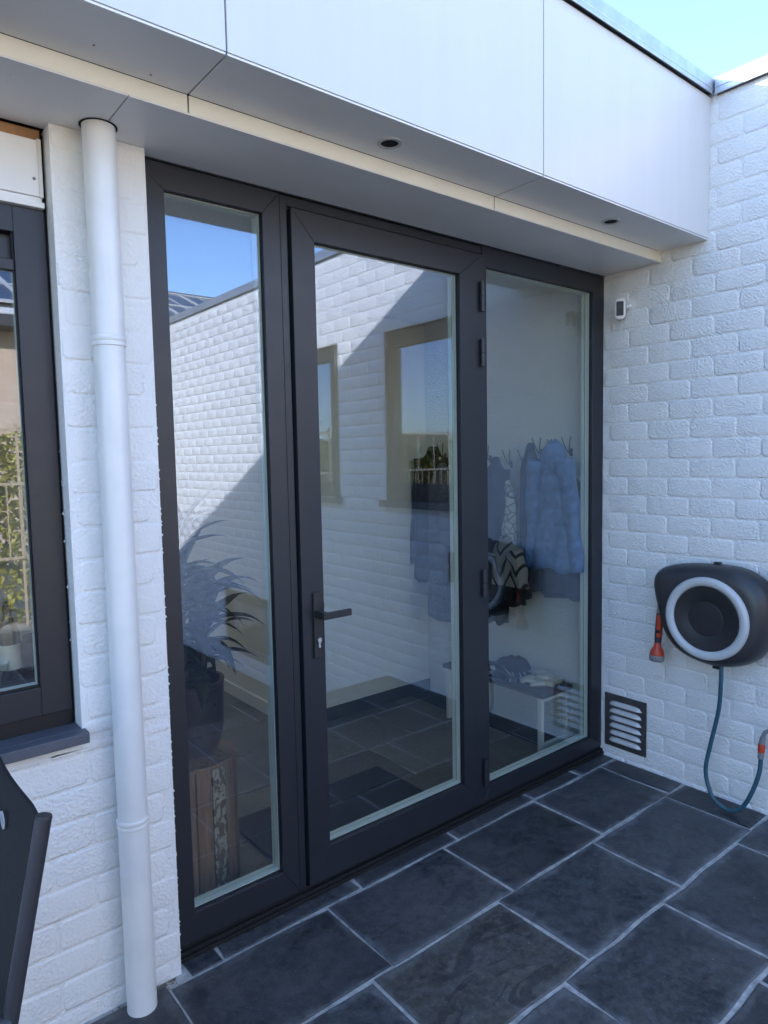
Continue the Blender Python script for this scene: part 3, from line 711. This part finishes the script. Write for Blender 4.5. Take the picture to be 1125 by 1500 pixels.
def fabric(name, col, var=.25, rough=.9, bump=.0015, bs=350, cscale=25): return plain(name, col, rough, 0, var, cscale, bump, bs, .2)
NAVY = fabric('navy_cloth', (.020, .022, .045)); PURP = fabric('dark_plum_cloth', (.035, .028, .040)); DEN = fabric('denim_cloth', (.09, .17, .36), .4); DKB = fabric('black_cloth', (.008, .008, .010))
def checker(name, a, b, sc, thr=.5):
    t = NT(name); p = t.objc(); v = t.n('TexVoronoi', {'Vector': p, 'Scale': sc}, feature='DISTANCE_TO_EDGE').outputs[0]
    t.base(t.mix(t.ramp(v, [(thr-.02, 0.), (thr+.02, 1.)]), a, b)); t.set(.9, 0, .2); return t.m
def zigzag(name, a, b):
    t = NT(name); sx = t.n('SeparateXYZ', {0: t.objc()})
    def fr(v): return t.math('FRACT', v)
    tri = t.math('ABSOLUTE', t.math('SUBTRACT', fr(t.math('MULTIPLY', t.math('ADD', sx.outputs[1], 3.), 8.)), .5))
    k = t.noise(t.objc(), 6, 1)
    v = fr(t.math('ADD', t.math('MULTIPLY', t.math('ADD', sx.outputs[2], 2.), 10.), t.math('ADD', t.math('MULTIPLY', tri, 2.2), k)))
    m = t.ramp(v, [(.27, 0.), (.30, 1.)]); hem = t.ramp(sx.outputs[2], [(.095, 0.), (.10, 1.)])
    side = t.ramp(t.math('ADD', sx.outputs[1], .5), [(.555, 1.), (.56, 0.)])
    m = t.math('MULTIPLY', t.math('MULTIPLY', m, hem), side)
    t.base(t.mix(m, a, b)); t.set(.9, 0, .2); t.bump(t.noise(t.objc(), 120, 3), .5, .002); return t.m
PATT = zigzag('cream_cloth_with_black_zigzags', (.010, .010, .010), (.26, .25, .23))
MESHC = checker('grey_dotted_cloth', (.05, .05, .07), (.22, .22, .25), 130, .18)
LACE = checker('pale_print_cloth', (.10, .10, .12), (.55, .55, .53), 26, .06)
def coat(name, label, cat, y, zt, zb, hw, m, x=-.10, dep=.045, seed=1, sleeves=True, hood=False, m2=None, slen=.85, flare=1.15, folds=5):
    r = random.Random(seed); t_ = thing(name, label, cat, (x, y, zb), 'coats on the hall hooks'); n = 40; R = []; N = 22
    for i in range(N+1):
        t = i/N; z = zt-.03-(zt-.03-zb)*t
        w_ = hw*(.30+.70*min(1, (t/.14))**.7)*(1+(flare-1)*t); d_ = dep*(.55+.45*min(1, t/.1))*(1+.25*t)
        ring = []
        for k in range(n):
            a = 2*math.pi*k/n; f_ = 1+(.05+.16*t)*math.sin(folds*a+seed+1.3*math.sin(3*t+seed))+.05*math.sin(3*a+5*t)
            ring.append((x+d_*f_*math.sin(a), y+w_*(1+.05*(f_-1))*math.cos(a), z+(.012*math.sin(4*a+seed)*t)))
        R.append(ring)
    part('body', G().rings(R), m, t_, smooth='all')
    if sleeves:
        for s_ in (-1, 1):
            L = (zt-zb)*slen; P = []; RR = []
            for i in range(12):
                t = i/11; P.append((x-.018-.012*math.sin(4*t+seed), y+s_*(hw*(.62+.34*min(1, t*3))+.03*t+.01*math.sin(6*t+seed)), zt-.075-L*t*.93)); RR.append((.048-.016*t)*(1+.09*math.sin(15*t+seed)))
            part('sleeve', G().tube(P, RR, 14), m2 or m, t_, smooth='all')
    if hood:
        part('hood', G().rings([[(x-.01+.055*s*math.sin(a), y+hw*.62*s*math.cos(a), zt-.10+h_+.01*math.sin(3*a)) for a in (2*math.pi*k/20 for k in range(20))] for s, h_ in ((.7, -.04), (1., .0), (1.03, .04), (.85, .085), (.45, .115), (.15, .125))]), m, t_, smooth='all')
    else:
        part('collar', G().rings([[(x+.03*s*math.sin(a), y+hw*.38*s*math.cos(a), zt-.055+h_) for a in (2*math.pi*k/18 for k in range(18))] for s, h_ in ((1., 0), (.95, .03), (.75, .05), (.4, .058))]), m2 or m, t_, smooth='all')
    return t_
coat('long_coat', 'long black coat hanging closest to the far end of the hall wall', 'coat', 1.13, 1.60, .76, .135, DKB, seed=3, flare=1.35)
coat('knitted_cardigan', 'long grey dotted cardigan over the black coat beside the door stile', 'cardigan', 1.00, 1.50, .56, .105, MESHC, x=-.15, seed=5, sleeves=False, flare=1.2)
coat('dark_jacket', 'dark plum jacket on the hook beside the door stile in the wide pane', 'jacket', .62, 1.53, .85, .085, PURP, seed=8, slen=.8)
coat('printed_scarf', 'pale printed scarf hanging between the dark jackets', 'scarf', .50, 1.40, .95, .045, LACE, x=-.13, seed=9, sleeves=False, dep=.02, folds=4)
coat('black_jacket', 'narrow dark grey jacket hanging beside the blue denim jacket', 'jacket', .375, 1.60, .82, .055, NAVY, seed=12, sleeves=False, folds=5)
coat('denim_jacket', 'hooded blue denim jacket hanging nearest the corner', 'jacket', .20, 1.585, .95, .115, DEN, x=-.13, seed=14, hood=True, slen=.95)
coat('raincoat', 'long dark coat hanging behind the denim jacket', 'coat', .20, 1.50, .80, .115, PURP, x=-.06, seed=15, sleeves=False)
coat('patterned_sweater', 'cream sweater with black zigzag lines and black hem below the jackets', 'sweater', .49, 1.10, .74, .115, PATT, x=-.17, seed=20, m2=PATT, dep=.04, slen=.75)
bh = coat('black_shawl', 'black shawl hanging below the patterned sweater', 'shawl', .55, .80, .62, .075, DKB, x=-.165, seed=21, sleeves=False, flare=.7)
HKL = ['black double hook between the plum jacket and the pale scarf', 'second black double hook from the door stile, above the pale scarf', 'black hook carrying the narrow dark jacket', 'black hook between the narrow dark jacket and the denim jacket', 'black hook carrying the hooded denim jacket', 'black hook carrying the long black coat', 'black hook carrying the dotted cardigan', 'black hook hidden close beside the door stile']
for i, (y, z) in enumerate(((.585, 1.57), (.475, 1.57), (.375, 1.63), (.275, 1.62), (.185, 1.63), (1.12, 1.62), (.90, 1.62), (.745, 1.6))):
    hk = thing('coat_hook', HKL[i], 'coat hook', (-.002, y, z-.09), 'black double coat hooks on the hall wall')
    part('plate', G().box(-.008, -.001, y-.008, y+.008, z-.10, z-.06), PLASTB, hk, bevel=.002)
    for s_ in (-1, 1): part('prong', G().tube(spline([(-.006, y, z-.085), (-.03, y+s_*.006, z-.075), (-.045, y+s_*.020, z-.03), (-.05, y+s_*.028, z)], 4), .0028, 8), PLASTB, hk, smooth=True)
# folded clothes and gloves on the bench
CL = thing('folded_clothes', 'heap of folded dark striped clothes on the hall bench', 'clothes', (-.14, .50, .326))
def lump(cx_, cy_, z0, rx, ry, h_, seed, amp=.18, n=28, m=10):
    R = []
    for i in range(m+1):
        t = i/m; s = math.cos(t*math.pi/2)**.55 if t < 1 else .02; z = z0+h_*math.sin(t*math.pi/2); ring = []
        for k in range(n):
            a = 2*math.pi*k/n; f_ = 1+amp*noise.noise(Vector((math.cos(a)*2+seed, math.sin(a)*2, t*3)))
            ring.append((cx_+rx*s*f_*math.cos(a), cy_+ry*s*f_*math.sin(a), z+(.25*h_*noise.noise(Vector((cx_+math.cos(a)*3*s, math.sin(a)*3*s, seed))) if i else 0)))
        R.append(ring)
    return G().rings(R)
def stripes(name, a, b, sc):
    t = NT(name); p = t.objc(); w_ = t.n('TexWave', {'Vector': p, 'Scale': sc, 'Distortion': 6., 'Detail': 2.}).outputs[1]
    t.base(t.mix(t.ramp(w_, [(.86, 0.), (.92, 1.)]), a, b)); t.set(.9, 0, .2); return t.m
STR = stripes('dark_striped_cloth', (.02, .02, .035), (.5, .5, .52), 9)
part('shirt', lump(-.14, .52, .326, .10, .13, .055, 1), STR, CL, smooth='all')
part('trousers', lump(-.13, .47, .372, .085, .10, .050, 4), NAVY, CL, smooth='all')
part('sleeve', G().tube(spline([(-.20, .60, .35), (-.235, .53, .38), (-.22, .44, .36), (-.24, .38, .335)], 5), [.02]*16, 10), STR, CL, smooth='all')
GLV = fabric('cream_glove_cotton', (.52, .50, .42), .12)
def glove(label, bx, by, bz, rz, sd):
    t_ = thing('work_glove', label, 'glove', (bx, by, bz), 'cream work gloves on the bench'); r = random.Random(sd)
    ca, sa = math.cos(rz), math.sin(rz)
    def W(x, y, z): return (bx+x*ca-y*sa, by+x*sa+y*ca, bz+z)
    R = []
    for t, wd, th in ((-.075, .030, .014), (-.05, .028, .014), (-.02, .034, .018), (.015, .038, .018), (.035, .034, .014)):
        R.append([W(t, wd*math.cos(a), .018+th*math.sin(a)) for a in (2*math.pi*k/14 for k in range(14))])
    part('palm', G().rings(R), GLV, t_, smooth='all')
    for y_, L, sp in ((-.027, .050, -.25), (-.010, .064, -.08), (.009, .060, .08), (.026, .046, .22)):
        pts = [W(.020, y_*.9, .018), W(.045, y_*1.1, .024), W(.045+L*.5, y_*1.1+L*.5*sp, .028), W(.045+L*.9, y_*1.1+L*sp, .018), W(.045+L, y_*1.1+L*sp, .012)]
        part('finger', G().tube(pts, [.011, .0115, .011, .010, .006], 10), GLV, t_, smooth='all')
    part('thumb', G().tube([W(-.025, .022, .018), W(-.005, .046, .022), W(.020, .060, .020), W(.035, .062, .014)], [.012, .013, .012, .007], 10), GLV, t_, smooth='all')
glove('cream cotton work glove lying flat on the bench with fingers towards the door', -.16, .26, .326, math.radians(110), 1)
glove('cream cotton work glove lying across the other glove on the bench', -.12, .235, .350, math.radians(75), 2)
bc = link('blue_cloth', lump(-.17, .83, .326, .05, .045, .05, 9).mesh('blue_cloth', smooth='all'), fabric('blue_cloth', (.10, .22, .50)))
tag(bc, 'crumpled blue cloth on the far end of the bench', 'cloth')
# things on the kitchen window board
BOT = glass('dark_bottle_glass', (.10, .16, .08), .06)
WBT = thing('wine_bottle', 'dark wine bottle with a white label behind the window', 'bottle', (-2.648, .145, .946))
part('body', lathe(-2.648, .145, [(.026, .947), (.028, .952), (.028, 1.075), (.022, 1.095), (.011, 1.118), (.0105, 1.15), (.012, 1.152), (.012, 1.160), (.009, 1.161)], 28), plain('bottle_green_black', (.006, .010, .006), .08), WBT, smooth=True)
part('paper_label', G().rings([[(-2.648+.0288*math.cos(a), .145+.0288*math.sin(a), z) for a in (2*math.pi*k/28 for k in range(28))] for z in (.975, 1.045)], cap=False), plain('white_label_paper', (.6, .58, .52), .7), WBT, smooth=True)
BW = thing('glass_bowl', 'clear glass bowl in front of the wine bottle behind the window', 'bowl', (-2.70, .11, .946))
part('bowl', lathe(-2.70, .112, [(.03, .947), (.040, .95), (.044, .99), (.046, 1.005), (.043, 1.005), (.040, .985), (.036, .957), (.005, .955)], 28), glass('clear_bowl_glass', (.92, .95, .94), .10), BW, smooth=True)
VA = thing('yellow_bottle', 'yellow green glass bottle beside the dark wine bottle', 'bottle', (-2.72, .17, .946))
part('body', lathe(-2.715, .17, [(.026, .947), (.030, .955), (.030, 1.07), (.02, 1.10), (.011, 1.125), (.011, 1.16)], 24), plain('yellow_green_glaze', (.30, .30, .03), .15), VA, smooth=True)
JR = thing('storage_jar', 'dark round jar on the window board beside the frame', 'jar', (-2.56, .2, .946))
part('jar', lathe(-2.585, .19, [(.026, .947), (.030, .955), (.032, 1.0), (.026, 1.03), (.02, 1.035), (.02, 1.05), (.002, 1.052)], 24), PLASTB, JR, smooth=True)

# ================================================================== THE GARDEN AND HOUSE SEEN IN THE GLASS
def brick_tex(name, a, b, mort, sc=1):
    t = NT(name); p = t.pos(); mp = t.n('Mapping', {0: p, 2: (math.pi/2, 0, 0)}).outputs[0]
    bt = t.n('TexBrick', {'Vector': mp, 'Color1': (*a, 1), 'Color2': (*b, 1), 'Mortar': (*mort, 1), 'Scale': 1., 'Mortar Size': .006, 'Brick Width': .21, 'Row Height': .065})
    t.base(bt.outputs[0]); t.set(.85, 0, .2); t.bump(bt.outputs[1], -.5, .006); return t.m
BEIGE = brick_tex('beige_brick', (.48, .34, .23), (.56, .42, .30), (.42, .36, .30))
NH = thing('neighbour_house', 'beige brick house with solar panels on its roof reflected in the glass', 'house', (.5, -14, -.52))
part('wall', G().box(-5.2, 6.5, -20, -12, -.52, 4.32), BEIGE, NH)
part('eave', G().box(-5.5, 6.8, -12.0, -11.4, 3.93, 4.12), PLASTG, NH, bevel=.01)
part('gutter', G().box(-5.5, 6.8, -11.52, -11.38, 4.12, 4.24), PLASTW, NH, bevel=.02)
rfm = plain('dark_roof_tile', (.05, .045, .042), .8, 0, .3, 4)
rz = lambda y: 4.25+(-11.5-y)*.42
g = G().add([(-5.5, -11.5, rz(-11.5)), (6.8, -11.5, rz(-11.5)), (6.8, -15.5, rz(-15.5)), (-5.5, -15.5, rz(-15.5)), (-5.5, -20.3, 4.25), (6.8, -20.3, 4.25)], [(0, 1, 2, 3), (3, 2, 5, 4), (0, 3, 4), (1, 5, 2), (0, 4, 5, 1)])
part('roof', g, rfm, NH)
SOL = plain('solar_cell_glass', (.012, .015, .028), .15, 0, .1)
ang = math.atan(.42)
pm = G().box(-.49, .49, -.80, .80, 0, .035).mesh('solar_panel', bevel=.004); fmz = G().box(-.51, .51, -.82, -.78, 0, .055).box(-.51, .51, .78, .82, 0, .055).box(-.51, -.475, -.78, .78, 0, .055).box(.475, .51, -.78, .78, 0, .055).box(-.015, .015, -.78, .78, 0, .05).mesh('panel_frame')
for i in range(11):
    for k in range(2):
        y = -12.45-k*1.50
        o = link('solar_panel', pm, SOL, NH, Vector((-4.7+i*1.03, y, rz(y)+.05))-WL[NH.name], (-ang, 0, 0))
        link('panel_frame', fmz, PLASTW, o)
for x in (-3.6, 2.8):
    wn = part('window', G().box(x-.7, x+.7, -12.01, -11.95, 1.0, 2.6), WHITE, NH, bevel=.01)
    part('pane', G().box(x-.6, x+.6, -11.945, -11.94, 1.1, 2.5), GLASS2, wn)
# hedge
HLEAF = plain('yellow_green_hedge_leaf', (.30, .27, .045), .5, 0, .45, 3)
def leaf_cloud(points, size, seed):
    r = random.Random(seed); g_ = G()
    for p in points:
        s = size*r.uniform(.6, 1.4); a = Vector((r.gauss(0, 1), r.gauss(0, 1), r.gauss(0, .6))).normalized(); b = a.orthogonal().normalized(); b = (b*math.cos(6.28*r.random())+a.cross(b)*math.sin(3)).normalized()
        p = Vector(p); g_.add([p-a*s, p+b*s*.45, p+a*s, p-b*s*.45], [(0, 1, 2, 3)])
    return g_
r = random.Random(3); pts = []
for i in range(26000):
    x = r.uniform(-8.2, .3); top = 1.85+.45*max(0, 1-abs(x+.2)/1.2)+.35*noise.noise(Vector((x*.9, 2, 0)))+.12*noise.noise(Vector((x*4, 1, 0)))
    z = -.5+(top+.5)*r.random()**.8; y = -8.0+(.30+.1*noise.noise(Vector((x*2, 0, z*2))))*r.choice((1, 1, -1))*r.uniform(.4, 1)
    pts.append((x, y, z))
HD = link('hedge', leaf_cloud(pts, .055, 5).mesh('hedge'), HLEAF); tag(HD, 'yellow green clipped hedge behind the trellis, mirrored in the windows', 'hedge')
TR = thing('garden_trellis', 'pale wooden trellis with thin posts in front of the hedge', 'trellis', (-4, -7.55, -.52))
PALEW = wood('pale_weathered_wood', (.30, .22, .13), (.45, .35, .23))
for z in (.35, 1.28, 1.95): part('rail', G().box(-8.0, -.7, -7.56, -7.535, z, z+.035), PALEW, TR)
for i in range(19): part('post', G().box(-7.95+i*.4, -7.92+i*.4, -7.60, -7.57, -.52, 2.05), PALEW, TR)
for i in range(44): part('slat', G().box(-7.9+i*.165, -7.885+i*.165, -7.53, -7.518, .37, 1.28), PALEW, TR)
# shed, reed fence and willow on the far side (seen in the wall window's glass)
SHD = thing('garden_shed', 'low garden shed with a tan roof mirrored in the wall window', 'shed', (-11, -12, -.52))
part('wall', G().box(-13.5, -9.6, -15, -11.0, -.52, 1.75), PALEW, SHD)
part('roof', G().box(-13.8, -9.3, -15.3, -10.7, 1.75, 2.15), plain('tan_roof', (.33, .23, .13), .8, 0, .2, 4), SHD, bevel=.02)
part('door', G().box(-9.62, -9.55, -13.0, -12.1, -.5, 1.5), WHITE, SHD)
RFN = thing('reed_fence', 'upright bamboo screen of thin canes mirrored in the wall window', 'fence', (-8.4, -9.5, -.52))
rg = G()
for i in range(260):
    y = -14+i*.032; x = -8.6+rnd.uniform(-.02, .02); rg.tube([(x, y, -.52), (x+rnd.uniform(-.02, .02), y, 1.15+rnd.uniform(-.05, .03))], .012, 5)
part('canes', rg, PALEW, RFN, smooth=True)['kind'] = 'stuff'
part('rail', G().box(-8.58, -8.55, -14, -5.7, .9, .94).box(-8.58, -8.55, -14, -5.7, .1, .14), WOODB, RFN)
TRE = thing('willow_tree', 'thin branched willow tree beside the shed mirrored in the wall window', 'tree', (-9.6, -7.6, -.52))
BARK = plain('grey_brown_bark', (.12, .09, .06), .9, 0, .3, 20, .01, 30)
tg = G().tube([(-9.6, -7.6, -.52), (-9.55, -7.6, .8), (-9.65, -7.55, 2.0)], [.13, .10, .07], 10)
part('trunk', tg, BARK, TRE, smooth=True); lg = G(); lp = []
r = random.Random(11)
for k in range(46):
    a = r.uniform(0, 6.28); L = r.uniform(.8, 1.9); z0_ = r.uniform(1.2, 2.0); P = []
    for i in range(8):
        t = i/7; P.append(Vector((-9.62+math.cos(a)*L*t, -7.58+math.sin(a)*L*t, z0_+1.5*math.sin(t*2.2)-.9*t*t*L*.6)))
        if i > 1:
            for _ in range(34): lp.append(P[-1]+Vector((r.gauss(0, .10), r.gauss(0, .10), r.gauss(0, .14))))
    lg.tube(P, [.03*(1-.85*i/7) for i in range(8)], 5)
part('limb', lg, BARK, TRE, smooth=True); part('crown', leaf_cloud(lp, .05, 8), plain('pale_willow_leaf', (.10, .105, .035), .5, 0, .4, 3), TRE)

# grit and crumbs gathered along the wall feet and in the joints
gg = G(); r = random.Random(21)
def crumb(x, y, z, s_):
    gg.add([(x+s_*r.uniform(.5, 1), y, z), (x-s_*r.uniform(.5, 1), y+s_*.6, z), (x, y-s_*r.uniform(.6, 1.2), z), (x+s_*.1, y, z+s_*r.uniform(.4, .9))], [(0, 1, 3), (1, 2, 3), (2, 0, 3), (0, 2, 1)])
for _ in range(260): crumb(r.uniform(-2.26, -.02), -.02-abs(r.gauss(0, .03)), .0003, r.uniform(.0012, .0035))
for _ in range(160): crumb(-.006-abs(r.gauss(0, .03)), r.uniform(-1.2, -.02), .0003, r.uniform(.0012, .004))
for _ in range(120): crumb(-2.30-abs(r.gauss(0, .06)), -.06-abs(r.gauss(0, .012)), .0003, r.uniform(.001, .005))
for _ in range(140): crumb(r.uniform(-2.2, -.05), r.uniform(-1.3, -.08), .0006, r.uniform(.0008, .0022))
db = link('grit', gg.mesh('grit'), plain('brown_grit', (.16, .12, .08), .9, 0, .5, 60)); db['kind'] = 'stuff'
